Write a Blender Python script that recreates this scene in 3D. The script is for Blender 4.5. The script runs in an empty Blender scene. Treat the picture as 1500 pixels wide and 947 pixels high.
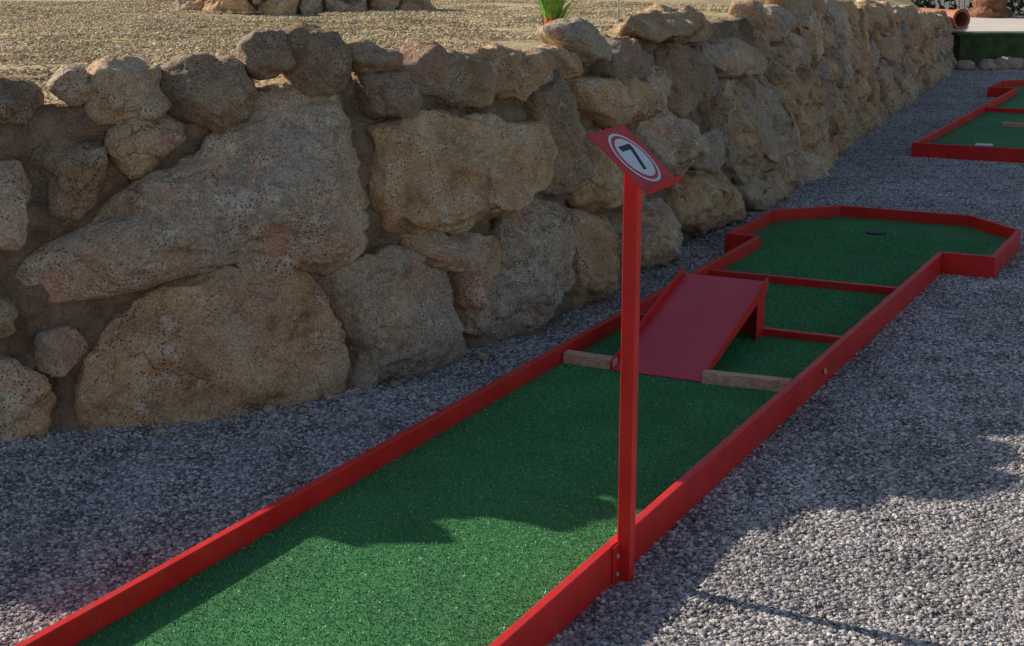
import bpy, bmesh, numpy as np, math, random
from mathutils import Vector, Matrix
from mathutils.geometry import delaunay_2d_cdt
rng=np.random.default_rng(7); random.seed(7)
scene=bpy.context.scene
col=bpy.context.collection

# ---------------------------------------------------------------- helpers
def hash3(i,j,k,seed):
    h=(i*374761393+j*668265263+k*2147483647+seed*1274126177)&0xffffffff
    h=((h^(h>>13))*1274126177)&0xffffffff
    h=h^(h>>16)
    return (h&0xffffff)/float(0xffffff)
def vnoise(p,freq,seed=0):
    q=p*freq; i=np.floor(q).astype(np.int64); f=q-i; f=f*f*f*(f*(f*6-15)+10)
    r=0
    for dx in (0,1):
        wx=f[:,0] if dx else 1-f[:,0]
        for dy in (0,1):
            wy=f[:,1] if dy else 1-f[:,1]
            for dz in (0,1):
                wz=f[:,2] if dz else 1-f[:,2]
                r=r+wx*wy*wz*hash3(i[:,0]+dx,i[:,1]+dy,i[:,2]+dz,seed)
    return r*2-1
def fbm(p,freq,octs=4,seed=0,gain=.5):
    r=0;a=1
    for o in range(octs):
        r=r+a*vnoise(p,freq*2**o,seed+o*17); a*=gain
    return r
def mesh_from(name,V,F,mats=(),smooth=True,attr=None):
    me=bpy.data.meshes.new(name)
    me.from_pydata([tuple(v) for v in V] if not isinstance(V,np.ndarray) else V.tolist(),[],F if isinstance(F,list) else F.tolist())
    for m in mats: me.materials.append(m)
    if smooth: me.polygons.foreach_set('use_smooth',[True]*len(me.polygons))
    if attr is not None:
        for k,a in attr.items():
            at=me.attributes.new(k,'FLOAT_COLOR','POINT'); at.data.foreach_set('color',np.asarray(a,np.float32).ravel())
    me.update()
    ob=bpy.data.objects.new(name,me); col.objects.link(ob)
    return ob
def nodes(name):
    m=bpy.data.materials.new(name); m.use_nodes=True
    nt=m.node_tree; b=nt.nodes['Principled BSDF']
    return m,nt,b
def ramp(nt,stops,interp='LINEAR'):
    r=nt.nodes.new('ShaderNodeValToRGB'); r.color_ramp.interpolation=interp
    el=r.color_ramp.elements
    while len(el)<len(stops): el.new(.5)
    for e,(p,c) in zip(el,stops):
        e.position=p; e.color=(*c,1) if len(c)==3 else c
    return r
def mix(nt,a,b,fac,mode='MIX'):
    m=nt.nodes.new('ShaderNodeMix'); m.data_type='RGBA'; m.blend_type=mode
    for s,v in ((6,a),(7,b),(0,fac)):
        if isinstance(v,(int,float)): m.inputs[s].default_value=v
        elif isinstance(v,tuple): m.inputs[s].default_value=(*v,1) if len(v)==3 else v
        else: nt.links.new(v,m.inputs[s])
    return m.outputs[2]
def objco(nt):
    return nt.nodes.new('ShaderNodeTexCoord').outputs['Object']
def noise(nt,co,scale,detail=4,rough=.55,dist=0):
    n=nt.nodes.new('ShaderNodeTexNoise'); n.inputs['Scale'].default_value=scale
    n.inputs['Detail'].default_value=detail; n.inputs['Roughness'].default_value=rough; n.inputs['Distortion'].default_value=dist
    nt.links.new(co,n.inputs['Vector']); return n.outputs['Fac']
def voro(nt,co,scale,feature='F1',out='Distance',rand=1):
    n=nt.nodes.new('ShaderNodeTexVoronoi'); n.feature=feature; n.inputs['Scale'].default_value=scale
    n.inputs['Randomness'].default_value=rand
    nt.links.new(co,n.inputs['Vector']); return n.outputs[out]
def bump(nt,h,strength,dist,prev=None):
    b=nt.nodes.new('ShaderNodeBump'); b.inputs['Strength'].default_value=strength; b.inputs['Distance'].default_value=dist
    nt.links.new(h,b.inputs['Height'])
    if prev is not None: nt.links.new(prev,b.inputs['Normal'])
    return b.outputs['Normal']

# ---------------------------------------------------------------- materials
def mat_stone():
    m,nt,b=nodes('stone'); co=objco(nt); L=nt.links.new
    n1=noise(nt,co,5,5,.66); n2=noise(nt,co,1.7,2,.5); n3=noise(nt,co,24,4,.7)
    r=ramp(nt,[(.30,(.34,.185,.10)),(.42,(.64,.385,.20)),(.53,(.78,.51,.28)),(.70,(.88,.66,.42))]); L(n1,r.inputs[0])
    g=ramp(nt,[(.3,(.36,.29,.23)),(.55,(.62,.51,.40)),(.72,(.80,.69,.55))]); L(n3,g.inputs[0])
    at=nt.nodes.new('ShaderNodeAttribute'); at.attribute_name='tint'
    sep=nt.nodes.new('ShaderNodeSeparateColor'); L(at.outputs['Color'],sep.inputs[0])
    gm=ramp(nt,[(.42,(0,0,0)),(.66,(.85,.85,.85))]); 
    ad=nt.nodes.new('ShaderNodeMath'); ad.operation='ADD'; L(n2,ad.inputs[0]); 
    sb=nt.nodes.new('ShaderNodeMath'); sb.operation='MULTIPLY_ADD'; sb.inputs[1].default_value=.5; sb.inputs[2].default_value=-.24
    L(sep.outputs[1],sb.inputs[0]); L(sb.outputs[0],ad.inputs[1]); L(ad.outputs[0],gm.inputs[0])
    c=mix(nt,r.outputs[0],g.outputs[0],gm.outputs[0])
    pk=ramp(nt,[(.54,(0,0,0)),(.66,(.85,.85,.85))]); n4=noise(nt,co,3.1,4,.6); L(n4,pk.inputs[0])
    c=mix(nt,c,(.76,.42,.27),pk.outputs[0])
    lp_=ramp(nt,[(.55,(0,0,0)),(.67,(.75,.75,.75))]); L(noise(nt,co,9,5,.75),lp_.inputs[0])
    c=mix(nt,c,(.90,.79,.61),lp_.outputs[0])
    # pits
    v=voro(nt,co,80); pr=ramp(nt,[(.12,(.14,.10,.08)),(.30,(1,1,1))]); L(v,pr.inputs[0])
    pm=noise(nt,co,9,2); pmr=ramp(nt,[(.44,(0,0,0)),(.60,(1,1,1))]); L(pm,pmr.inputs[0])
    pit=mix(nt,(1,1,1),pr.outputs[0],pmr.outputs[0])
    c=mix(nt,c,pit,1.0,'MULTIPLY')
    # hairline cracks
    wv=nt.nodes.new('ShaderNodeTexNoise'); wv.inputs['Scale'].default_value=6; wv.inputs['Detail'].default_value=4; L(co,wv.inputs['Vector'])
    wm=nt.nodes.new('ShaderNodeVectorMath'); wm.operation='MULTIPLY_ADD'; L(wv.outputs['Color'],wm.inputs[0]); wm.inputs[1].default_value=(.3,.3,.3); L(co,wm.inputs[2])
    ce=voro(nt,wm.outputs[0],3.1,'DISTANCE_TO_EDGE'); cr=ramp(nt,[(.0,(.45,.38,.32)),(.012,(1,1,1))]); L(ce,cr.inputs[0])
    cm=ramp(nt,[(.50,(0,0,0)),(.58,(1,1,1))]); L(noise(nt,co,2.6,2),cm.inputs[0])
    crk=mix(nt,(1,1,1),cr.outputs[0],cm.outputs[0]); c=mix(nt,c,crk,1.0,'MULTIPLY')
    sp=noise(nt,co,120,2,.8); sr=ramp(nt,[(.34,(.62,.60,.57)),(.66,(1.3,1.3,1.3))]); L(sp,sr.inputs[0])
    c=mix(nt,c,sr.outputs[0],1.0,'MULTIPLY')
    tv=nt.nodes.new('ShaderNodeCombineColor'); 
    for i in range(3): L(sep.outputs[0],tv.inputs[i])
    c=mix(nt,c,tv.outputs[0],1.0,'MULTIPLY')
    L(c,b.inputs['Base Color']); b.inputs['Roughness'].default_value=.9; b.inputs['Specular IOR Level'].default_value=.2
    h1=bump(nt,noise(nt,co,13,6,.72),1.0,.038)
    h2=bump(nt,pit,.8,.008,h1)
    h3=bump(nt,crk,.5,.006,h2)
    L(bump(nt,sp,.7,.004,h3),b.inputs['Normal']); return m
def mat_mortar():
    m,nt,b=nodes('mortar'); co=objco(nt); L=nt.links.new
    r=ramp(nt,[(.3,(.17,.11,.065)),(.55,(.36,.245,.15)),(.75,(.54,.40,.26))]); L(noise(nt,co,7,5,.6),r.inputs[0])
    sp=noise(nt,co,130,2,.8); sr=ramp(nt,[(.3,(.6,.6,.6)),(.7,(1.25,1.25,1.25))]); L(sp,sr.inputs[0])
    L(mix(nt,r.outputs[0],sr.outputs[0],1.,'MULTIPLY'),b.inputs['Base Color']); b.inputs['Roughness'].default_value=.95
    L(bump(nt,sp,.6,.004,bump(nt,noise(nt,co,25,4,.7),1,.03)),b.inputs['Normal']); return m
GR=[(0,(.18,.16,.16)),(.25,(.30,.27,.265)),(.6,(.49,.44,.42)),(.85,(.70,.63,.585)),(1,(.90,.84,.77))]
def mat_gravel_ground():
    m,nt,b=nodes('gravel_bed'); co=objco(nt); L=nt.links.new
    vc=voro(nt,co,110,out='Color'); r=ramp(nt,[(p,tuple(x*.85 for x in c)) for p,c in GR]); L(vc,r.inputs[0])
    vd=voro(nt,co,110); dr=ramp(nt,[(.2,(1,1,1)),(.75,(.45,.45,.45))]); L(vd,dr.inputs[0])
    n=noise(nt,co,1.5,4); nr=ramp(nt,[(.3,(.8,.8,.8)),(.7,(1.05,1.03,1.))]); L(n,nr.inputs[0])
    c=mix(nt,r.outputs[0],dr.outputs[0],1.,'MULTIPLY'); c=mix(nt,c,nr.outputs[0],1.,'MULTIPLY')
    L(c,b.inputs['Base Color']); b.inputs['Roughness'].default_value=.95
    L(bump(nt,dr.outputs[0],1,.01),b.inputs['Normal']); return m
def mat_bits(name,stops,rough=.85,spec=.3,big=1.3,lo=.78,hi=1.12):
    m,nt,b=nodes(name); L=nt.links.new
    at=nt.nodes.new('ShaderNodeAttribute'); at.attribute_name='tint'
    sep=nt.nodes.new('ShaderNodeSeparateColor'); L(at.outputs['Color'],sep.inputs[0])
    r=ramp(nt,stops); L(sep.outputs[0],r.inputs[0])
    gp=nt.nodes.new('ShaderNodeNewGeometry'); n=noise(nt,gp.outputs['Position'],big,4,.6)
    nr=ramp(nt,[(.3,(lo,lo,lo)),(.7,(hi,hi,hi))]); L(n,nr.inputs[0])
    L(mix(nt,r.outputs[0],nr.outputs[0],1.,'MULTIPLY'),b.inputs['Base Color']); b.inputs['Roughness'].default_value=rough
    b.inputs['Specular IOR Level'].default_value=spec
    return m
def mat_terrace():
    m,nt,b=nodes('terrace_gravel'); co=objco(nt); L=nt.links.new
    vc=voro(nt,co,70,out='Color'); r=ramp(nt,[(0,(.46,.33,.17)),(.5,(.72,.55,.31)),(1,(.86,.71,.46))]); L(vc,r.inputs[0])
    vd=voro(nt,co,70); dr=ramp(nt,[(.2,(1,1,1)),(.8,(.6,.6,.6))]); L(vd,dr.inputs[0])
    c=mix(nt,r.outputs[0],dr.outputs[0],1.,'MULTIPLY')
    mp=nt.nodes.new('ShaderNodeMapping'); L(co,mp.inputs[0]); mp.inputs['Location'].default_value=(3,1,0)
    g=noise(nt,mp.outputs[0],.8,5,.62); gr=ramp(nt,[(.49,(0,0,0)),(.60,(1,1,1))]); L(g,gr.inputs[0])
    gc=ramp(nt,[(.3,(.14,.18,.035)),(.7,(.48,.45,.13))]); L(noise(nt,co,40,3,.8),gc.inputs[0])
    gm=nt.nodes.new('ShaderNodeMath'); gm.operation='MULTIPLY'; gm.inputs[1].default_value=.7; L(gr.outputs[0],gm.inputs[0])
    c=mix(nt,c,gc.outputs[0],gm.outputs[0])
    n=noise(nt,co,2.6,5,.7); nr=ramp(nt,[(.32,(.50,.45,.38)),(.5,(.9,.88,.85)),(.7,(1.1,1.1,1.1))]); L(n,nr.inputs[0])
    c=mix(nt,c,nr.outputs[0],1.,'MULTIPLY')
    L(c,b.inputs['Base Color']); b.inputs['Roughness'].default_value=.95
    L(bump(nt,dr.outputs[0],.8,.008,bump(nt,noise(nt,co,9,4,.6),.6,.035)),b.inputs['Normal']); return m
def mat_red(name='red_paint',c1=(.68,.012,.012),c2=(.85,.03,.022),rough=.42):
    m,nt,b=nodes(name); co=objco(nt); L=nt.links.new
    n=noise(nt,co,6,4,.6); r=ramp(nt,[(.3,c1),(.7,c2)]); L(n,r.inputs[0])
    d=noise(nt,co,60,5,.75); dr=ramp(nt,[(.58,(0,0,0)),(.75,(1,1,1))]); L(d,dr.inputs[0])
    dm=nt.nodes.new('ShaderNodeMath'); dm.operation='MULTIPLY'; dm.inputs[1].default_value=.4; L(dr.outputs[0],dm.inputs[0])
    c=mix(nt,r.outputs[0],(.45,.22,.17),dm.outputs[0])
    d2=noise(nt,co,9,6,.75); d2r=ramp(nt,[(.5,(0,0,0)),(.72,(.45,.45,.45))]); L(d2,d2r.inputs[0])
    c=mix(nt,c,(.36,.06,.05),d2r.outputs[0])
    L(c,b.inputs['Base Color']); b.inputs['Specular IOR Level'].default_value=.4
    rr=nt.nodes.new('ShaderNodeMapRange'); rr.inputs[3].default_value=rough-.1; rr.inputs[4].default_value=rough+.2; L(d,rr.inputs[0]); L(rr.outputs[0],b.inputs['Roughness'])
    L(bump(nt,noise(nt,co,35,3),.2,.004),b.inputs['Normal']); return m
def mat_turf():
    m,nt,b=nodes('turf'); co=objco(nt); L=nt.links.new
    n=noise(nt,co,260,2,.8); r=ramp(nt,[(.3,(.02,.13,.035)),(.55,(.055,.27,.08)),(.75,(.12,.42,.14))]); L(n,r.inputs[0])
    n2=noise(nt,co,3,4,.6); nr=ramp(nt,[(.3,(.7,.7,.7)),(.7,(1.15,1.15,1.1))]); L(n2,nr.inputs[0])
    L(mix(nt,r.outputs[0],nr.outputs[0],1.,'MULTIPLY'),b.inputs['Base Color']); b.inputs['Roughness'].default_value=.8
    L(bump(nt,n,1,.004),b.inputs['Normal']); return m
def mat_simple(name,c,rough=.7,var=.25,scale=12,bs=.3,bd=.01):
    m,nt,b=nodes(name); co=objco(nt); L=nt.links.new
    r=ramp(nt,[(.3,tuple(x*(1-var) for x in c)),(.7,tuple(min(1,x*(1+var)) for x in c))]); L(noise(nt,co,scale,5,.65),r.inputs[0])
    L(r.outputs[0],b.inputs['Base Color']); b.inputs['Roughness'].default_value=rough
    L(bump(nt,noise(nt,co,scale*4,4,.7),bs,bd),b.inputs['Normal']); return m
def mat_wood():
    m,nt,b=nodes('old_wood'); co=objco(nt); L=nt.links.new
    mp=nt.nodes.new('ShaderNodeMapping'); L(co,mp.inputs[0]); mp.inputs['Rotation'].default_value=(0,0,math.radians(26.4)); mp.inputs['Scale'].default_value=(4,60,60)
    n=noise(nt,mp.outputs[0],1.5,5,.7); r=ramp(nt,[(.3,(.42,.19,.13)),(.55,(.78,.43,.29)),(.75,(.86,.60,.45))]); L(n,r.inputs[0])
    L(r.outputs[0],b.inputs['Base Color']); b.inputs['Roughness'].default_value=.85; L(bump(nt,n,.6,.003),b.inputs['Normal']); return m
M_stone=mat_stone(); M_mortar=mat_mortar(); M_ground=mat_gravel_ground(); M_terr=mat_terrace()
M_red=mat_red(); M_redlight=mat_red('red_paint_worn',(.68,.04,.065),(.78,.06,.095),.38); M_turf=mat_turf(); M_wood=mat_wood()
M_white=mat_simple('white_vinyl',(.88,.88,.88),.4,.03); M_black=mat_simple('black_vinyl',(.012,.012,.012),.5,.1)
M_concrete=mat_simple('mossy_concrete',(.08,.115,.04),.95,.5,6); M_patio=mat_simple('patio_paving',(.80,.70,.62),.8,.12,4)
M_clay=mat_simple('terracotta',(.55,.18,.09),.7); M_bark=mat_simple('palm_bark',(.34,.15,.08),.9,.5,9,.8,.05)
M_leaf=mat_simple('leaf_green',(.16,.38,.04),.5,.4,20); M_leafd=mat_simple('leaf_dark',(.035,.08,.02),.6,.5,8)
M_sheath=mat_simple('plant_sheath',(.62,.14,.05),.6,.3,30); M_steel=mat_simple('galvanised_steel',(.45,.45,.44),.5,.1)
M_dry=mat_simple('dry_leaf',(.30,.17,.08),.8,.5,30)

# ---------------------------------------------------------------- wall paths
def chaikin(p,n=3):
    p=np.array(p,float)
    for _ in range(n):
        q=[p[0]]
        for i in range(len(p)-1):
            q.append(.75*p[i]+.25*p[i+1]); q.append(.25*p[i]+.75*p[i+1])
        q.append(p[-1]); p=np.array(q)
    return p
class Path:
    def __init__(s,base,batter=.2):
        s.P=chaikin(base); s.L=np.r_[0,np.cumsum(np.hypot(*np.diff(s.P,axis=0).T))]; s.len=s.L[-1]; s.b=batter
    def at(s,a):
        P,L=s.P,s.L; x=np.interp(a,L,P[:,0]);y=np.interp(a,L,P[:,1]); e=.05
        dx=np.interp(a+e,L,P[:,0])-np.interp(a-e,L,P[:,0]);dy=np.interp(a+e,L,P[:,1])-np.interp(a-e,L,P[:,1])
        l=np.hypot(dx,dy); return x,y,dy/l,-dx/l
    def xyz(s,a,z,d,z0=0):
        x,y,nx,ny=s.at(a); k=d-s.b*z
        return np.stack([x+nx*k,y+ny*k,z+z0],-1)
WP=Path([(-6.0,3.3),(-4.5,3.75),(-3,4.2),(-1.66,4.73),(-.585,5.256),(-.133,5.755),(.481,6.80),(.911,7.89),(1.843,9.9),(2.289,11.14),(3.9,15.3),(5.6,19.6)])
def top_h(a): return np.interp(a,[0,3.6,4.6,5.6,6.3,7,12.5,21],[.95,.98,1.09,1.12,1.15,1.13,1.15,.66])

S='''468.54 476.60 490.61 499.69 509.76 532.85 543.92 557.102 572.107 586.105 598.95 606.80 607.62 599.51 577.45 555.47 540.52 525.47 501.42 474.37 468.43 / 616.90 645.92 683.88 721.82 727.72 719.61 693.53 655.47 625.50 613.56 612.69 / 487.10 492.21 502.33 517.41 537.47 555.47 568.42 574.30 578.12 578.0 559.-5 531.-8 501.-5 486.2 / 575.37 588.42 613.45 632.43 641.32 642.21 647.4 628.-2 599.-3 580.-3 579.12 573.27 / 682.47 709.51 732.45 744.31 733.12 709.1 676.2 651.9 665.19 677.31 / 739.42 773.35 777.16 771.-2 735.-2 737.17 / 504.96 515.102 526.100 529.96 521.86 512.80 504.90 / 498.107 502.116 509.120 521.117 524.103 512.100 498.100 / 478.95 491.95 501.93 500.83 495.74 487.68 481.73 483.81 478.88 / 458.87 472.86 476.75 473.65 468.62 455.64 452.77 / 452.49 462.46 468.39 465.33 452.33 / 447.25 464.24 471.19 475.11 471.0 457.-2 445.1 / 456.113 473.115 485.111 481.104 472.100 457.100 / 485.112 491.118 498.116 499.109 492.106 / 524.115 536.119 551.118 561.113 558.104 543.97 531.97 524.105 / 557.123 563.127 573.127 575.118 567.112 557.114 / 576.125 588.129 601.124 606.114 601.107 579.107 575.114 / 602.121 620.122 638.116 634.111 612.112 / 611.110 633.110 639.99 629.94 614.97 / 636.113 654.120 676.116 693.104 689.95 665.96 642.103 / 683.113 708.115 738.112 736.102 709.93 694.102 / 728.95 755.100 771.94 764.73 748.57 728.53 723.66 730.80 / 741.113 781.109 779.99 748.102 / 760.120 796.122 809.110 796.100 783.107 / 807.106 843.111 876.103 876.92 842.90 802.98 / 778.97 839.94 871.85 861.72 802.75 775.85 / 765.72 800.73 818.58 816.35 761.43 747.56 / 855.73 895.74 928.58 928.42 892.38 862.47 / 892.37 961.29 989.16 986.4 921.2 882.14 / 820.23 870.30 881.11 853.0 805.6 795.21 / 863.120 937.123 983.117 978.103 917.107 875.111 / 909.102 971.99 979.80 944.68 909.69 902.88 / 982.103 1042.98 1066.85 1046.79 990.82 975.91 / 972.77 1029.76 1075.47 1070.24 1011.17 980.33 972.54 / 1045.78 1092.66 1143.35 1126.12 1082.22 1061.56 / 996.17 1074.17 1115.-1 1078.-4 1009.1 / 473.32 484.33 488.26 481.18 472.22 / 606.42 614.51 655.45 676.43 672.29 646.15 642.26 638.41 / 832.90 883.95 901.86 895.76 868.74 / 936.52 969.54 976.36 950.30 931.38'''
STONES=[[tuple(float(c)/100 for c in t.split('.')) for t in p.split()] for p in S.split('/')]
dark_ids={14,15,16,17,18,19,21,12,24,31,8}

def stone_geo(path,poly,z0=0,D=None,nt_=None,off=-.07,seed=0,cuts=15,grow=1.04):
    poly=np.array(poly); 
    x,y=poly[:,0],poly[:,1]; x1,y1=np.roll(x,-1),np.roll(y,-1); cr=x*y1-x1*y; A=cr.sum()/2
    c=np.array([((x+x1)*cr).sum(),((y+y1)*cr).sum()])/(6*A)
    size=math.sqrt(abs(A)); 
    if D is None: D=min(.18,.46*size+.02)
    nt_=nt_ or int(np.clip(size*300,28,220)); nf=nt_//2
    th=np.linspace(0,2*np.pi,nt_,endpoint=False)
    pts=[];n=len(poly)
    for i in range(n):
        for t in np.linspace(0,1,12,endpoint=False): pts.append(poly[i]*(1-t)+poly[(i+1)%n]*t)
    pts=np.array(pts)-c; ang=np.arctan2(pts[:,1],pts[:,0])%(2*np.pi); rad=np.hypot(pts[:,0],pts[:,1])
    o=np.argsort(ang); ang,rad=ang[o],rad[o]
    r=np.interp(th,np.r_[ang-2*np.pi,ang,ang+2*np.pi],np.r_[rad,rad,rad])
    k=max(1,nt_//100); ker=np.ones(2*k+1)/(2*k+1); r=np.convolve(np.r_[r[-k:],r,r[:k]],ker,'valid')*grow
    r=r+min(.02,.06*size)*(grow>1)
    ph=np.linspace(-np.pi/2,np.pi/2,nf+1)[1:-1]
    rho=np.abs(np.cos(ph))**.45; dd=np.sign(np.sin(ph))*np.abs(np.sin(ph))**.8
    T,R=np.meshgrid(th,rho); _,DD=np.meshgrid(th,dd)
    U=np.stack([R*np.cos(T),R*np.sin(T),DD],-1).reshape(-1,3)
    U=np.vstack([[0,0,-1],U,[0,0,1]])
    rr=np.r_[r.mean(),np.tile(r,len(ph)),r.mean()]
    g=np.random.default_rng(seed+100)
    for _ in range(cuts):
        nv=g.normal(size=3); nv[2]=abs(nv[2])*1.2+.1; nv/=np.linalg.norm(nv)
        if g.random()<.2: nv[2]*=-1
        cc=g.uniform(.62,.93)+.16*(1-nv[2]); dt=U@nv; m=dt>cc
        U[m]-=nv*((dt[m]-cc)*.99)[:,None]
    q=np.stack([U[:,0]*rr+c[0],U[:,1]*rr+c[1],U[:,2]*D],-1)
    W=path.xyz(q[:,0],q[:,1],q[:,2]+off,z0)
    x_,y_,nx,ny=path.at(np.array([c[0]]))
    dirn=np.stack([U[:,0]*(-ny[0])+U[:,2]*nx[0],U[:,0]*nx[0]+U[:,2]*ny[0],U[:,1]],-1)
    dirn/=np.linalg.norm(dirn,axis=1)[:,None]+1e-9
    s=min(1,size/.35)
    rg=1-np.abs(fbm(W+seed*3.1,6/max(s,.4),3,seed))
    rg2=1-np.abs(fbm(W+seed*1.7,15,3,seed+40))
    h=.018*s*fbm(W+seed,4/max(s,.35),3,seed+3)+.034*s*(rg-.7)+.014*s**.5*(rg2-.7)+.004*fbm(W,26,3,5)+.0022*vnoise(W,90,9)
    W=W+dirn*h[:,None]
    F=[]
    nr=len(ph)
    idx=lambda i,j:1+i*nt_+(j%nt_)
    for j in range(nt_): F.append((0,idx(0,j+1),idx(0,j)))
    for i in range(nr-1):
        for j in range(nt_): F.append((idx(i,j),idx(i,j+1),idx(i+1,j+1),idx(i+1,j)))
    e=len(W)-1
    for j in range(nt_): F.append((idx(nr-1,j),idx(nr-1,j+1),e))
    return W,F
def clip(poly,p,q):
    m=[(p[0]+q[0])/2,(p[1]+q[1])/2]; n=(q[0]-p[0],q[1]-p[1]); out=[]
    f=lambda v:(v[0]-m[0])*n[0]+(v[1]-m[1])*n[1]
    for i in range(len(poly)):
        A,B=poly[i],poly[(i+1)%len(poly)]; fa,fb=f(A),f(B)
        if fa<=0: out.append(A)
        if (fa<0)!=(fb<0) and fa!=fb:
            t=fa/(fa-fb); out.append((A[0]+t*(B[0]-A[0]),A[1]+t*(B[1]-A[1])))
    return out
def packed(a0,a1,topf,da=.36,dz=.27,seed=1,shr=.93):
    g=np.random.default_rng(seed); pts=[]; row=0; z=.08
    while True:
        a=a0+(row%2)*da*.5; any_=False
        while a<a1:
            if z<topf(a)-.02: pts.append((a+g.uniform(-.33,.33)*da,z+g.uniform(-.3,.3)*dz)); any_=True
            a+=da*g.uniform(.8,1.25)
        if not any_: break
        z+=dz; row+=1
    out=[]
    for p in pts:
        t=float(topf(p[0]))+g.uniform(-.03,.07)
        poly=[(p[0]-.45,-.08),(p[0]+.45,-.08),(p[0]+.45,t),(p[0]-.45,t)]
        for q in pts:
            if q!=p and abs(q[0]-p[0])<1.2: poly=clip(poly,p,q)
            if len(poly)<3: break
        if len(poly)<3: continue
        poly=[(max(a0,min(a1,x)),y) for x,y in poly]
        c=np.mean(poly,0); P=np.array(poly)
        ar=abs(np.sum(P[:,0]*np.roll(P[:,1],-1)-P[:,1]*np.roll(P[:,0],-1))/2)
        if ar<.008: continue
        out.append([tuple(c+(np.array(v)-c)*shr) for v in poly])
    return out
def build_wall(name,path,stones,topf,a0,a1,z0=0,res=.02,dark=set(),ngrow=40):
    Vs=[];Fs=[];tints=[];mi=[];base=0
    for i,p in enumerate(stones):
        W,F=stone_geo(path,p,z0,seed=i*7+3,grow=1.05 if i<ngrow else 1.0)
        Vs.append(W); Fs+= [tuple(k+base for k in f) for f in F]; mi+= [0]*len(F)
        g=np.random.default_rng(i+55); br=g.uniform(.85,1.15); gy=g.uniform(0,.8)
        if i in dark: br*=.66; gy=.6
        tints.append(np.tile([br,gy,0,1],(len(W),1))); base+=len(W)
    A=np.arange(a0,a1,res); nz=int(1.3/res)
    T=np.linspace(0,1,nz)
    AA,TT=np.meshgrid(A,T); th=topf(AA)
    zz=-.12+TT*(th+.08); 
    W=path.xyz(AA.ravel(),zz.ravel(),np.full(AA.size,-.08),z0)
    x,y,nx,ny=path.at(AA.ravel()); h=.04*fbm(W,7,4,31)+.006*vnoise(W,60,4)
    W[:,0]+=nx*h; W[:,1]+=ny*h
    rows=[W.reshape(nz,len(A),3)]
    for k,b in enumerate((.04,.10,.18,.28,.40)):
        w=path.xyz(A,topf(A)-.04,np.full(len(A),-.085-b),z0); w[:,2]+=.02*fbm(w,8,3,8)-.02*k*0.5
        rows.append(w[None])
    G=np.concatenate(rows,0); nr,nc=G.shape[:2]; G=G.reshape(-1,3)
    I=np.arange(nr*nc).reshape(nr,nc)+base
    Q=np.stack([I[:-1,:-1],I[:-1,1:],I[1:,1:],I[1:,:-1]],-1).reshape(-1,4)
    Fs+=[tuple(q) for q in Q.tolist()]; mi+=[1]*len(Q)
    Vs.append(G); tints.append(np.tile([1,.5,0,1],(len(G),1)))
    ob=mesh_from(name,np.vstack(Vs),Fs,(M_stone,M_mortar),True,{'tint':np.vstack(tints)})
    ob.data.polygons.foreach_set('material_index',mi)
    return ob
tf=lambda a: top_h(a)
allst=list(STONES)
allst+=packed(1.2,4.44,lambda a:top_h(a)+.02,.36,.27,3)
allst+=packed(10.85,WP.len,lambda a:top_h(a)+.02,.40,.26,5,.97)
stone_wall=build_wall('stone_wall',WP,allst,tf,1.0,WP.len,dark=dark_ids)

# ---------------------------------------------------------------- ground + terrace
me=bpy.data.meshes.new('gravel_ground'); bm=bmesh.new()
R=150
vs=[bm.verts.new(p) for p in ((-R,-R,0),(R,-R,0),(R,R,0),(-R,R,0))]; bm.faces.new(vs); bm.to_mesh(me); bm.free()
me.materials.append(M_ground); ground=bpy.data.objects.new('gravel_ground',me); col.objects.link(ground)

aa=np.linspace(.2,WP.len,60)
edge=WP.xyz(aa,top_h(aa),np.full(60,-.22))
poly=[tuple(e[:2]) for e in edge]+[(5.3,22),(4.6,28),(3,60),(3,120),(-120,120),(-120,2.4),(-20,2.4),(-7,2.9)]
edge_t=top_h(aa)-.05
def terr_z(x,y):
    d=np.hypot(edge[:,0][None]-x[:,None],edge[:,1][None]-y[:,None]); w=1/(d**3+1e-3)
    base=(w*edge_t[None]).sum(1)/w.sum(1); dist=d.min(1)
    flat=np.interp(y,[13,20,30],[1.07,.95,1.0])
    k=np.clip(dist/1.5,0,1); z=base*(1-k)+flat*k
    p=np.stack([x,y,x*0],-1); return z+.025*fbm(p,1.3,3,2)*np.clip(dist/.5,0,1)
ins=[]
def pinp(P,x,y):
    c=False;n=len(P);j=n-1
    for i in range(n):
        xi,yi=P[i];xj,yj=P[j]
        if (yi>y)!=(yj>y) and x<(xj-xi)*(y-yi)/(yj-yi)+xi: c=not c
        j=i
    return c
inpoly=lambda x,y: pinp(poly,x,y)
for xx in np.arange(-8,7,.22):
    for yy in np.arange(3,20,.22):
        p=(xx+random.uniform(-.05,.05),yy+random.uniform(-.05,.05))
        if inpoly(*p) and min((edge[:,0]-p[0])**2+(edge[:,1]-p[1])**2)>.02: ins.append(p)
pts=[Vector(p) for p in poly]+[Vector(p) for p in ins]
n=len(poly)
vo,_,fo,_,_,_=delaunay_2d_cdt(pts,[(i,(i+1)%n) for i in range(n)],[],1,1e-5)
V2=np.array([tuple(v) for v in vo]); zz=terr_z(V2[:,0],V2[:,1])
terrace=mesh_from('terrace_ground',np.column_stack([V2,zz]),[tuple(f) for f in fo],(M_terr,))

TP=Path([(-2.5,11.5),(-2.1,11.2),(-1.4,11.15),(-.75,11.35),(-.55,11.9)],.1)
ts=packed(0.05,TP.len,lambda a:.32+0*np.asarray(a),.36,.2,9)
build_wall('stone_wall',TP,ts,lambda a:.30+0*np.asarray(a),0.0,TP.len,z0=1.0,res=.04,ngrow=0)

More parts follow.
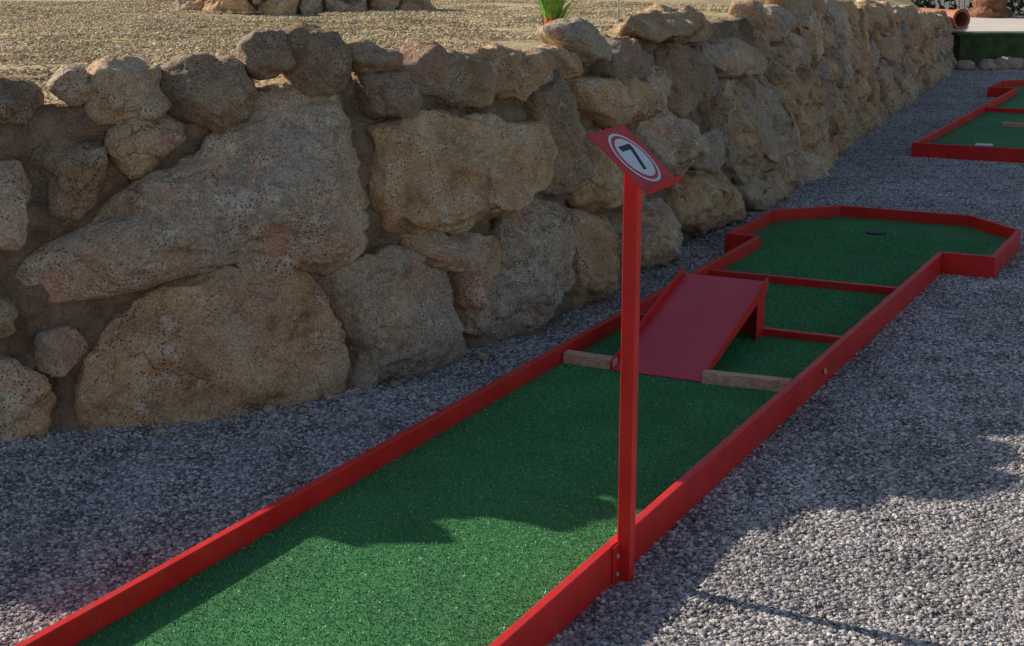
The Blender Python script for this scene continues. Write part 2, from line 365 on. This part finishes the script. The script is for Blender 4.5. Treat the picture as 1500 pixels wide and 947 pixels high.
# ---------------------------------------------------------------- lane helpers
dv=np.array([.4446,.8957]); nv=np.array([.8957,-.4446])
def lp(s,n,z=0): return (s*dv[0]+n*nv[0], s*dv[1]+n*nv[1], z)
def prism(bm,pts2,z0,z1,mi=0):
    lo=[bm.verts.new(lp(s,n,z0)) for s,n in pts2]; hi=[bm.verts.new(lp(s,n,z1)) for s,n in pts2]
    k=len(pts2); fs=[bm.faces.new(lo),bm.faces.new(hi[::-1])]
    for i in range(k): fs.append(bm.faces.new((lo[i],hi[i],hi[(i+1)%k],lo[(i+1)%k])))
    for f in fs: f.material_index=mi
def obj_bm(name,bm,mats,parent=None,bev=0.0025):
    bmesh.ops.recalc_face_normals(bm,faces=bm.faces)
    me=bpy.data.meshes.new(name); bm.to_mesh(me); bm.free()
    for m in mats: me.materials.append(m)
    ob=bpy.data.objects.new(name,me); col.objects.link(ob)
    if parent: ob.parent=parent
    if bev:
        b=ob.modifiers.new('bevel','BEVEL'); b.width=bev; b.segments=2; b.limit_method='ANGLE'; b.angle_limit=math.radians(40)
    return ob
def empty(name):
    e=bpy.data.objects.new(name,None); col.objects.link(e); return e
def offset_poly(P,t):
    P=np.array(P); out=[]; k=len(P)
    area=sum(P[i][0]*P[(i+1)%k][1]-P[(i+1)%k][0]*P[i][1] for i in range(k))
    sg=1 if area>0 else -1
    for i in range(k):
        a,b,d=P[i-1],P[i],P[(i+1)%k]
        e1=(b-a)/np.linalg.norm(b-a); e2=(d-b)/np.linalg.norm(d-b)
        n1=np.array([e1[1],-e1[0]])*sg; n2=np.array([e2[1],-e2[0]])*sg
        m=n1+n2; m/=np.linalg.norm(m); out.append(b+m*t/max(.3,m@n1))
    return np.array(out)
TZ=.046
def lane(name,s0,nl,nr,sh,send,hl,hr,top=.108,turf=TZ,flare=(.33,.3)):
    root=empty(name)
    inner=[(s0,nl),(s0,nr),(sh,nr),(sh,hr),(send-flare[0],hr),(send,hr-flare[1]),(send,hl+flare[1]),(send-flare[0],hl),(sh,hl),(sh,nl)]
    outer=offset_poly(inner,.025)
    bm=bmesh.new(); prism(bm,inner,.002,turf); obj_bm('turf_bed',bm,[M_turf],root,0)
    bm=bmesh.new(); k=len(inner)
    for i in range(k):
        j=(i+1)%k
        a,b,c,d=np.array(inner[i]),np.array(inner[j]),outer[j],outer[i]
        e=(b-a)/np.linalg.norm(b-a)*.0012
        tp=top+ (0.0 if i%2 else .0015)
        prism(bm,[a+e,b-e,c-e,d+e],-.01,tp)
    obj_bm('rim_board',bm,[M_red],root)
    return root,inner
L1,inner1=lane('minigolf_lane',1.6,-2.307,-1.409,7.53,8.62,-2.47,-1.16)
def bar(root,s,n0,n1,z0,z1,mat,w=.03,name='cross_bar',skew=0):
    bm=bmesh.new(); prism(bm,[(s,n0),(s+w,n0),(s+w+skew,n1),(s+skew,n1)],z0,z1); return obj_bm(name,bm,[mat],root)
bar(L1,6.74,-2.305,-1.411,TZ-.002,.082,M_red)
bar(L1,5.80,-2.305,-1.411,TZ-.002,.075,M_red)
bar(L1,5.07,-2.303,-2.095,TZ-.002,.088,M_wood,.045,'wood_block',-.01)
bar(L1,5.045,-1.745,-1.43,TZ-.002,.088,M_wood,.045,'wood_block',.02)
bm=bmesh.new(); bmesh.ops.create_cone(bm,cap_ends=True,segments=32,radius1=.055,radius2=.055,depth=.010,matrix=Matrix.Translation(lp(8.2,-1.87,TZ+.004)))
obj_bm('hole_cup',bm,[M_black],L1,0)
bm=bmesh.new(); bmesh.ops.create_cone(bm,cap_ends=True,segments=12,radius1=.012,radius2=.010,depth=.012,matrix=Matrix.Translation(lp(5.35,-1.378,.06))@Matrix.Rotation(math.radians(90),4,'Y'))
obj_bm('rim_bolt',bm,[M_wood],L1,0)

# ramp
ramp_root=empty('ramp_obstacle')
def sheet(bm,pts,th):
    P=[Vector(lp(*p)) for p in pts]; nrm=(P[1]-P[0]).cross(P[3]-P[0]).normalized()
    if nrm.z<0: nrm=-nrm
    lo=[bm.verts.new(p-nrm*th) for p in P]; hi=[bm.verts.new(p) for p in P]; k=len(P)
    bm.faces.new(lo); bm.faces.new(hi[::-1])
    for i in range(k): bm.faces.new((lo[i],hi[i],hi[(i+1)%k],lo[(i+1)%k]))
sA,sB,nA,nB,zA,zB=5.05,5.81,-2.095,-1.75,TZ+.007,.268
bm=bmesh.new(); sheet(bm,[(sA,nA,zA),(sA,nB,zA),(sB,nB,zB),(sB,nA,zB)],.006); obj_bm('ramp_plate',bm,[M_redlight],ramp_root,.001)
for nm,n0,n1,up in (('side_flange',nA-.008,nA-.001,.030),('side_flange',nB+.001,nB+.008,.018)):
    bm=bmesh.new(); P=[(sA+.005,zA-.008),(sB+.004,zB-.03),(sB-.004,zB+up),(sA-.005,zA+up)]
    a=[bm.verts.new(lp(s,n0,z)) for s,z in P]; b=[bm.verts.new(lp(s,n1,z)) for s,z in P]
    bm.faces.new(a); bm.faces.new(b[::-1])
    for i in range(4): bm.faces.new((a[i],b[i],b[(i+1)%4],a[(i+1)%4]))
    obj_bm(nm,bm,[M_red],ramp_root,.001)
for n0,n1 in ((nA+.0,nA+.006),(nB-.008,nB-.002)):
    bm=bmesh.new(); P=[(sB-.10,TZ+.001),(sB-.005,TZ+.001),(sB-.005,zB-.012),(sB-.10,zB-.045)]
    a=[bm.verts.new(lp(s,n0,z)) for s,z in P]; b=[bm.verts.new(lp(s,n1,z)) for s,z in P]
    bm.faces.new(a); bm.faces.new(b[::-1])
    for i in range(4): bm.faces.new((a[i],b[i],b[(i+1)%4],a[(i+1)%4]))
    obj_bm('support_leg',bm,[M_red],ramp_root,.001)
bar(ramp_root,sB-.012,nA+.008,nB-.010,TZ+.001,zB-.02,M_red,.006,'back_panel')

L2,inner2=lane('minigolf_lane',11.62,-2.394,-1.494,16.4,17.5,-2.66,-1.22)
bar(L2,14.6,-2.392,-1.496,TZ-.002,.085,M_red,.04)
bar(L2,13.5,-2.07,-1.6,TZ-.002,.08,M_wood,.05,'wood_block')
bm=bmesh.new(); prism(bm,[(12.12,-2.05),(12.22,-2.06),(12.23,-1.93),(12.13,-1.92)],TZ+.002,TZ+.008); obj_bm('score_card',bm,[M_white],L2,0)

# ---------------------------------------------------------------- sign
sign=empty('lane_number_sign')
ps,pn=3.406,-1.366; w=.0175
bm=bmesh.new(); prism(bm,[(ps-w,pn-w),(ps+w,pn-w),(ps+w,pn+w),(ps-w,pn+w)],-.02,1.06); obj_bm('post',bm,[M_red],sign,.002)
bm=bmesh.new(); prism(bm,[(ps-w-.035,pn-w-.0005),(ps-w+.001,pn-w-.0005),(ps-w+.001,pn-w+.006),(ps-w-.035,pn-w+.006)],.0,.105); obj_bm('fixing_bracket',bm,[M_red],sign,.001)
for zz_ in (.03,.08):
    bm=bmesh.new(); bmesh.ops.create_cone(bm,cap_ends=True,segments=10,radius1=.006,radius2=.006,depth=.006,matrix=Matrix.Translation(lp(ps-w-.02,pn-w+.009,zz_))@Matrix.Rotation(math.radians(26.4+90),4,'Z')@Matrix.Rotation(math.radians(90),4,'X'))
    obj_bm('bolt',bm,[M_steel],sign,0)
al=math.radians(41)
C=Vector(lp(ps,pn+.002,1.088)); ex=Vector((dv[0],dv[1],0)); down=Vector((nv[0]*math.cos(al),nv[1]*math.cos(al),-math.sin(al))); nr=ex.cross(-down).normalized()
if nr.z<0: nr=-nr
def pl(u,v,h): return C+ex*u-down*v+nr*h
def plate(name,outl,h0,h1,mat,bev=0):
    bm=bmesh.new(); lo=[bm.verts.new(pl(u,v,h0)) for u,v in outl]; hi=[bm.verts.new(pl(u,v,h1)) for u,v in outl]; k=len(outl)
    bm.faces.new(lo); bm.faces.new(hi[::-1])
    for i in range(k): bm.faces.new((lo[i],hi[i],hi[(i+1)%k],lo[(i+1)%k]))
    return obj_bm(name,bm,[mat],sign,bev)
circ=lambda r:[(r*math.cos(t),r*math.sin(t)) for t in np.linspace(0,2*math.pi,64,endpoint=False)]
plate('plate',[(-.108,-.098),(.108,-.098),(.108,.098),(-.108,.098)],-.003,0,M_red)
plate('lip',[(-.108,-.101),(.108,-.101),(.108,-.0985),(-.108,-.0985)],-.003,.024,M_red)
plate('disc_outer',circ(.080),.0005,.0012,M_white); plate('ring',circ(.072),.0012,.0018,M_red); plate('disc_inner',circ(.062),.0018,.0024,M_white)
plate('numeral_seven',[(-.034,.040),(.034,.040),(.034,.026),(.000,-.040),(-.017,-.040),(.015,.024),(-.034,.024)],.0024,.003,M_black)

# ---------------------------------------------------------------- gravel / turf pile: patches of real pieces, instanced
PHI=(1+5**.5)/2
ICO=np.array([(-1,PHI,0),(1,PHI,0),(-1,-PHI,0),(1,-PHI,0),(0,-1,PHI),(0,1,PHI),(0,-1,-PHI),(0,1,-PHI),(PHI,0,-1),(PHI,0,1),(-PHI,0,-1),(-PHI,0,1)])/math.hypot(1,PHI)
ICF=np.array([(0,11,5),(0,5,1),(0,1,7),(0,7,10),(0,10,11),(1,5,9),(5,11,4),(11,10,2),(10,7,6),(7,1,8),(3,9,4),(3,4,2),(3,2,6),(3,6,8),(3,8,9),(4,9,5),(2,4,11),(6,2,10),(8,6,7),(9,8,1)])
def rotm(g,n,tilt=None):
    q=g.normal(size=(n,4)); 
    if tilt is not None:
        a=g.uniform(0,6.283,n); b=g.normal(0,tilt,n); c=g.uniform(0,6.283,n)
        ca,sa,cb,sb,cc,sc=np.cos(a),np.sin(a),np.cos(b),np.sin(b),np.cos(c),np.sin(c); z=np.zeros(n); o=np.ones(n)
        Rz=np.stack([ca,-sa,z,sa,ca,z,z,z,o],-1).reshape(n,3,3); Rx=np.stack([o,z,z,z,cb,-sb,z,sb,cb],-1).reshape(n,3,3); R2=np.stack([cc,-sc,z,sc,cc,z,z,z,o],-1).reshape(n,3,3)
        return Rz@Rx@R2
    q/=np.linalg.norm(q,axis=1)[:,None]; w_,x,y,z=q.T
    return np.stack([1-2*(y*y+z*z),2*(x*y-z*w_),2*(x*z+y*w_),2*(x*y+z*w_),1-2*(x*x+z*z),2*(y*z-x*w_),2*(x*z-y*w_),2*(y*z+x*w_),1-2*(x*x+y*y)],-1).reshape(n,3,3)
def patch(kind,n,shape,size,smin,smax,seed,pw=2.2,flat=.62):
    g=np.random.default_rng(seed)
    if shape=='disc':
        r=size*np.sqrt(g.uniform(0,1,n)); a=g.uniform(0,6.283,n); cx,cy=r*np.cos(a),r*np.sin(a)
    else: cx,cy=g.uniform(-size/2,size/2,n),g.uniform(-size/2,size/2,n)
    s=smin+(smax-smin)*g.uniform(0,1,n)**pw
    if kind=='pebble':
        base=ICO[None]*(1+g.uniform(-.28,.28,(n,12,1)))*g.uniform(.55,1.15,(n,1,3))
        V=np.einsum('nij,nkj->nki',rotm(g,n),base)*s[:,None,None]
        V[...,2]*=flat; cz=s*g.uniform(.0,.5,n); F=ICF
    else:
        k=3; t=np.arange(k)*2.094
        b=np.column_stack([np.cos(t)*.6,np.sin(t)*.6,np.zeros(k)]); b=np.vstack([b,[[.3,.1,1.35]]])
        base=np.repeat(b[None],n,0)+g.uniform(-.15,.15,(n,4,3))
        V=np.einsum('nij,nkj->nki',rotm(g,n,.55),base)*s[:,None,None]; cz=np.zeros(n); F=np.array([(0,1,3),(1,2,3),(2,0,3)])
    V[...,0]+=cx[:,None]; V[...,1]+=cy[:,None]; V[...,2]+=cz[:,None]
    m=V.shape[1]; FF=(F[None]+(np.arange(n)*m)[:,None,None]).reshape(-1,3)
    tint=np.repeat(g.uniform(0,1,n),m)
    return V.reshape(-1,3),FF,tint
def scatter(name,pat,points,rots,mat):
    V,F,t=pat; np_=len(points)
    allV=np.vstack([V,np.array(points)]); ob=mesh_from(name,allV,F,(mat,),False,{'tint':np.column_stack([np.r_[t,np.zeros(np_)]]*3+[np.ones(len(allV))])})
    me=ob.data
    a1=me.attributes.new('is_point','FLOAT','POINT'); a1.data.foreach_set('value',np.r_[np.zeros(len(V)),np.ones(np_)].astype(np.float32))
    a2=me.attributes.new('rz','FLOAT','POINT'); a2.data.foreach_set('value',np.r_[np.zeros(len(V)),np.array(rots)].astype(np.float32))
    g=bpy.data.node_groups.new(name+'_nodes','GeometryNodeTree')
    g.interface.new_socket('Geometry',in_out='INPUT',socket_type='NodeSocketGeometry'); g.interface.new_socket('Geometry',in_out='OUTPUT',socket_type='NodeSocketGeometry')
    nn=g.nodes.new; L=g.links.new
    gi=nn('NodeGroupInput'); go=nn('NodeGroupOutput')
    na=nn('GeometryNodeInputNamedAttribute'); na.data_type='FLOAT'; na.inputs['Name'].default_value='is_point'
    cp=nn('FunctionNodeCompare'); cp.data_type='FLOAT'; cp.operation='GREATER_THAN'; L(na.outputs[0],cp.inputs[0]); cp.inputs[1].default_value=.5
    sg=nn('GeometryNodeSeparateGeometry'); sg.domain='POINT'; L(gi.outputs[0],sg.inputs[0]); L(cp.outputs[0],sg.inputs[1])
    ip=nn('GeometryNodeInstanceOnPoints'); L(sg.outputs[0],ip.inputs['Points']); L(sg.outputs[1],ip.inputs['Instance'])
    nb=nn('GeometryNodeInputNamedAttribute'); nb.data_type='FLOAT'; nb.inputs['Name'].default_value='rz'
    cx=nn('ShaderNodeCombineXYZ'); L(nb.outputs[0],cx.inputs[2]); er=nn('FunctionNodeEulerToRotation'); L(cx.outputs[0],er.inputs[0]); L(er.outputs[0],ip.inputs['Rotation'])
    L(ip.outputs[0],go.inputs[0])
    md=ob.modifiers.new('scatter','NODES'); md.node_group=g
    return ob
M_peb=mat_bits('gravel_pebble',GR,lo=.72)
pts=[]
for x in np.arange(-3,7,.29):
    for y in np.arange(2.6,19.5,.29):
        if abs(x)>y*.345+.3: continue
        px,py=x+random.uniform(-.04,.04),y+random.uniform(-.04,.04)
        k=np.argmin((WP.P[:,0]-px)**2+(WP.P[:,1]-py)**2); a=WP.L[k]; ax,ay,nx_,ny_=WP.at(a)
        if (px-ax)*nx_+(py-ay)*ny_<-.2: continue
        pts.append((px,py,.001))
scatter('gravel',patch('pebble',2500,'disc',.23,.0030,.0096,1),pts,[random.uniform(0,6.28) for _ in pts],M_peb)
M_tpeb=mat_bits('terrace_pebble',[(0,(.44,.31,.16)),(.5,(.74,.57,.33)),(.9,(.88,.74,.50)),(1,(.92,.84,.68))],big=2.4,lo=.6)
pts=[]
for x in np.arange(-4.6,4.5,.29):
    for y in np.arange(4.6,13.4,.29):
        if abs(x)>y*.345+.3 or not inpoly(x,y): continue
        px,py=x+random.uniform(-.04,.04),y+random.uniform(-.04,.04)
        if min((edge[:,0]-px)**2+(edge[:,1]-py)**2)<.03: continue
        if random.random()<.4 and px>-.3: continue
        pts.append((px,py,0))
P_=np.array(pts); P_[:,2]=terr_z(P_[:,0],P_[:,1])+.0005
scatter('terrace_gravel',patch('pebble',420,'disc',.23,.003,.012,2,flat=.6),P_.tolist(),[random.uniform(0,6.28) for _ in pts],M_tpeb)
M_pile=mat_bits('turf_pile',[(0,(.02,.15,.035)),(.45,(.06,.32,.09)),(.8,(.13,.47,.15)),(.96,(.22,.58,.24)),(1,(.50,.75,.48))],.5,.35,2.5,.75,1.15)
ts_=.898/4-.0005; pts=[];ro=[]
for i in range(26):
    for j in range(4):
        s=1.65+ts_*(i+.5); n_=-2.307+.001+(.898/4)*(j+.5)
        if s+ts_/2>7.5: continue
        x,y,_=lp(s,n_); 
        if abs(x)>y*.345+.3: continue
        pts.append((x,y,TZ-.001)); ro.append(math.atan2(dv[1],dv[0])+random.choice([0,1,2,3])*math.pi/2)
for i in range(3):
    for j in range(5):
        s=7.56+ts_*(i+.5); n_=-1.815+(j-2)*.2245
        pts.append(lp(s,n_,TZ-.001)); ro.append(math.atan2(dv[1],dv[0])+random.choice([0,1,2,3])*math.pi/2)
pt=patch('tuft',2400,'square',ts_,.0018,.0046,3,1.5)
scatter('turf_pile',pt,pts,ro,M_pile)

# dry leaves and a few stray stones fallen at the foot of the wall
g=np.random.default_rng(12); bm=bmesh.new()
for i in range(55):
    a=g.uniform(4.2,9); dd_=g.uniform(.03,.5)**1.3
    p=WP.xyz(np.array([a]),np.array([.012]),np.array([dd_]))[0]; r=g.uniform(.008,.02); t=g.uniform(0,6.28); cu=g.uniform(.002,.008)
    e1=np.array([math.cos(t),math.sin(t),g.uniform(-.2,.2)])*r; e2=np.array([-math.sin(t),math.cos(t),g.uniform(-.2,.2)])*r*.45
    c0=[bm.verts.new(p-e1),bm.verts.new(p-e1*.2+e2+[0,0,cu]),bm.verts.new(p+e1),bm.verts.new(p-e1*.2-e2+[0,0,cu])]
    bm.faces.new((c0[0],c0[1],c0[2])); bm.faces.new((c0[0],c0[2],c0[3]))
obj_bm('fallen_leaves',bm,[M_dry],None,0)
FP=Path([(-4.5,3.75),(-3,4.2),(-1.66,4.73),(-.585,5.256),(-.133,5.755),(.481,6.80),(.911,7.89),(1.843,9.9)],0)
VV=[];FF=[];b0=0
for i in range(46):
    a=g.uniform(3.0,FP.len-.5); s_=g.uniform(.010,.026); pol=[(a+s_*math.cos(t)*g.uniform(.8,1.2),.012+s_*.6*math.sin(t)) for t in np.linspace(0,6.28,8,endpoint=False)]
    W,F=stone_geo(FP,pol,0,D=s_*.9,nt_=16,off=g.uniform(.02,.2)**1.2,seed=i,grow=1.0); VV.append(W); FF+=[tuple(q+b0 for q in f) for f in F]; b0+=len(W)
V_=np.vstack(VV); mesh_from('stray_stones',V_,FF,(M_stone,),True,{'tint':np.tile([1.1,.7,0,1],(len(V_),1))})

# ---------------------------------------------------------------- plants etc.
def leafy(name,loc,nl,h,spread,width,mats,seed=0,stemcol=True):
    g=random.Random(seed); bm=bmesh.new()
    for i in range(nl):
        a=g.uniform(0,6.28); ln=h*g.uniform(.45,1.1); out=spread*g.uniform(.3,1); wd=width*g.uniform(.7,1.2); segs=7
        pr=None; r0=g.uniform(.02,.05)
        for k in range(segs+1):
            t=k/segs; r=r0+out*t**1.7; z=ln*(t-.25*t*t*out/h); w_=wd*math.sin(math.pi*min(1,.18+.82*t))**.8*(1-t**4)+.002
            cx,cy=r*math.cos(a),r*math.sin(a); tx,ty=-math.sin(a)*w_,math.cos(a)*w_
            v=[bm.verts.new((cx-tx,cy-ty,z)),bm.verts.new((cx,cy,z-.25*w_)),bm.verts.new((cx+tx,cy+ty,z))]
            if pr:
                for q in range(2):
                    f=bm.faces.new((pr[q],pr[q+1],v[q+1],v[q])); f.material_index=1 if (t<.3 and stemcol and i%5<2) else 0
            pr=v
    me=bpy.data.meshes.new(name); bm.to_mesh(me); bm.free()
    for m in mats: me.materials.append(m)
    me.polygons.foreach_set('use_smooth',[True]*len(me.polygons))
    ob=bpy.data.objects.new(name,me); col.objects.link(ob); ob.location=loc; return ob
leafy('bromeliad_plant',(.24,9.3,1.04),46,.5,.16,.02,(M_leaf,M_sheath),1)
leafy('agave_plant',(1.75,11.6,1.03),26,.5,.35,.02,(M_leaf,M_leafd),2,False)
leafy('agave_plant',(2.2,12.6,1.03),26,.5,.4,.02,(M_leafd,M_leaf),3,False)
bm=bmesh.new(); bmesh.ops.create_cone(bm,cap_ends=True,segments=10,radius1=.006,radius2=.006,depth=1.1,matrix=Matrix.Translation((.70,10.3,1.5))); obj_bm('garden_stake',bm,[M_steel],None,0)
bm=bmesh.new(); k=28
ring=lambda r,y:[bm.verts.new((r*math.cos(t),y,r*math.sin(t))) for t in np.linspace(0,2*math.pi,k,endpoint=False)]
rs_=[ring(.11,.9),ring(.11,.08),ring(.13,.07),ring(.13,0),ring(.095,0),ring(.095,.9)]
for q in range(5):
    for i in range(k): bm.faces.new((rs_[q][i],rs_[q][(i+1)%k],rs_[q+1][(i+1)%k],rs_[q+1][i]))
p=obj_bm('clay_pipe',bm,[M_clay],None,0); p.location=(5.62,19.55,.60); p.rotation_euler=(0,0,math.radians(20))
bm=bmesh.new()
def box(bm,x0,x1,y0,y1,z0,z1):
    bmesh.ops.create_cube(bm,size=1,matrix=Matrix.Translation(((x0+x1)/2,(y0+y1)/2,(z0+z1)/2))@Matrix.Diagonal((x1-x0,y1-y0,z1-z0,1)))
box(bm,5.75,16,20.0,20.3,-.05,.37); box(bm,5.70,16,19.97,20.33,.37,.41); obj_bm('concrete_retaining_wall',bm,[M_concrete],None,.01)
bm=bmesh.new(); box(bm,5.9,16,20.331,24.6,-.05,.404); obj_bm('patio_paving',bm,[M_patio],None,.01)
fence=empty('green_wire_fence'); bm=bmesh.new()
for x in np.arange(6.2,16,.08): box(bm,x-.004,x+.004,24.8,24.808,.4,2.4)
for z in np.arange(.45,2.4,.2): box(bm,6.2,16,24.79,24.798,z-.004,z+.004)
obj_bm('mesh',bm,[M_leafd],fence,0)
bm=bmesh.new()
for x in np.arange(6.2,16,2.4): box(bm,x-.03,x+.03,24.82,24.88,.3,2.5)
obj_bm('posts',bm,[M_leafd],fence,0)
def palm(name,x,y,z):
    root=empty(name); bm=bmesh.new(); pr=None; segs=60
    for i in range(segs+1):
        t=i/segs; r=.24-.06*t+.03*(i%2)+(.08 if t<.03 else 0)
        v=[bm.verts.new((x+r*math.cos(a),y+r*math.sin(a),z+5*t+.03*math.sin(3*a+i))) for a in np.linspace(0,6.283,18,endpoint=False)]
        if pr:
            for j in range(18): bm.faces.new((pr[j],pr[(j+1)%18],v[(j+1)%18],v[j]))
        pr=v
    obj_bm('trunk',bm,[M_bark],root,0)
    bm=bmesh.new(); g=random.Random(4)
    for i in range(34):
        a=g.uniform(0,6.28); el=g.uniform(-.3,1.2); ln=g.uniform(1.8,2.5)
        pt=Vector((x,y,z+5)); d=Vector((math.cos(a)*math.cos(el),math.sin(a)*math.cos(el),math.sin(el)))
        for k in range(22):
            q=pt+d*ln/22; d=(d+Vector((0,0,-.055))).normalized(); sd=d.cross(Vector((0,0,1))).normalized()
            for s_ in (-1,1):
                L_=.42*math.sin(math.pi*(k+2)/25); tip=q+sd*s_*L_+d*.15+Vector((0,0,-.1))
                bm.faces.new([bm.verts.new(pt),bm.verts.new(q),bm.verts.new(tip)])
            pt=q
    obj_bm('fronds',bm,[M_leafd],root,0)
palm('palm_tree',7.35,24.1,.38)
def hedge(name,x0,x1,y0,y1,z0,z1,n):
    g=np.random.default_rng(5); c=np.column_stack([g.uniform(x0,x1,n),g.uniform(y0,y1,n),g.uniform(z0,z1,n)])
    keep=fbm(c,1.2,3,4)>-.25; c=c[keep]; m=len(c)
    a=g.normal(size=(m,3)); a/=np.linalg.norm(a,axis=1)[:,None]; b=np.cross(a,g.normal(size=(m,3))); b/=np.linalg.norm(b,axis=1)[:,None]
    s=g.uniform(.05,.1,m)[:,None]; V=np.stack([c-a*s,c+b*s*.5,c+a*s,c-b*s*.5],1).reshape(-1,3)
    return mesh_from(name,V,np.arange(m*4).reshape(-1,4),(M_leafd,),False)
hedge('hedge',5.6,16,25.0,26.6,.3,3.0,22000)
VV=[];FF=[];b0=0
RP=Path([(5.4,19.0),(6.5,19.3),(8,19.4),(9.5,19.4)],0); g=np.random.default_rng(3)
for i in range(22):
    a=.1+i*.18; s_=g.uniform(.09,.17); pol=[(a+s_*math.cos(t)*g.uniform(.8,1.2),.05+s_*.6*math.sin(t)) for t in np.linspace(0,6.28,8,endpoint=False)]
    W,F=stone_geo(RP,pol,0,D=s_*.9,nt_=28,off=g.uniform(-.3,.2),seed=i); VV.append(W); FF+=[tuple(q+b0 for q in f) for f in F]; b0+=len(W)
V_=np.vstack(VV); mesh_from('loose_rocks',V_,FF,(M_stone,),True,{'tint':np.tile([1.0,.9,0,1],(len(V_),1))})

# ---------------------------------------------------------------- light
to_sun=Vector((-.87,.495,0)).normalized(); el=math.radians(26.5)
dirv=Vector((to_sun.x*math.cos(el),to_sun.y*math.cos(el),math.sin(el)))
sd=bpy.data.lights.new('sun','SUN'); sd.energy=5; sd.angle=math.radians(.5); sd.color=(1,.92,.79)
so=bpy.data.objects.new('sun',sd); col.objects.link(so); so.rotation_euler=(-dirv).to_track_quat('-Z','Y').to_euler(); so.location=(0,0,10)
w=bpy.data.worlds.new('World'); scene.world=w; w.use_nodes=True; nt=w.node_tree; bg=nt.nodes['Background']
sk=nt.nodes.new('ShaderNodeTexSky'); sk.sky_type='NISHITA'; sk.sun_disc=False; sk.sun_elevation=el; sk.sun_rotation=math.atan2(to_sun.x,to_sun.y)
nt.links.new(sk.outputs[0],bg.inputs[0]); bg.inputs[1].default_value=.095
# ---------------------------------------------------------------- camera
cd=bpy.data.cameras.new('camera'); cd.sensor_width=36; cd.lens=54; cd.clip_end=1000; cd.clip_start=.05
co=bpy.data.objects.new('camera',cd); col.objects.link(co); co.location=(0,0,1.6); co.rotation_euler=(math.radians(90)-math.atan(565.5/2250),0,0)
scene.camera=co
scene.view_settings.view_transform='Standard'; scene.view_settings.look='None'; scene.view_settings.exposure=0
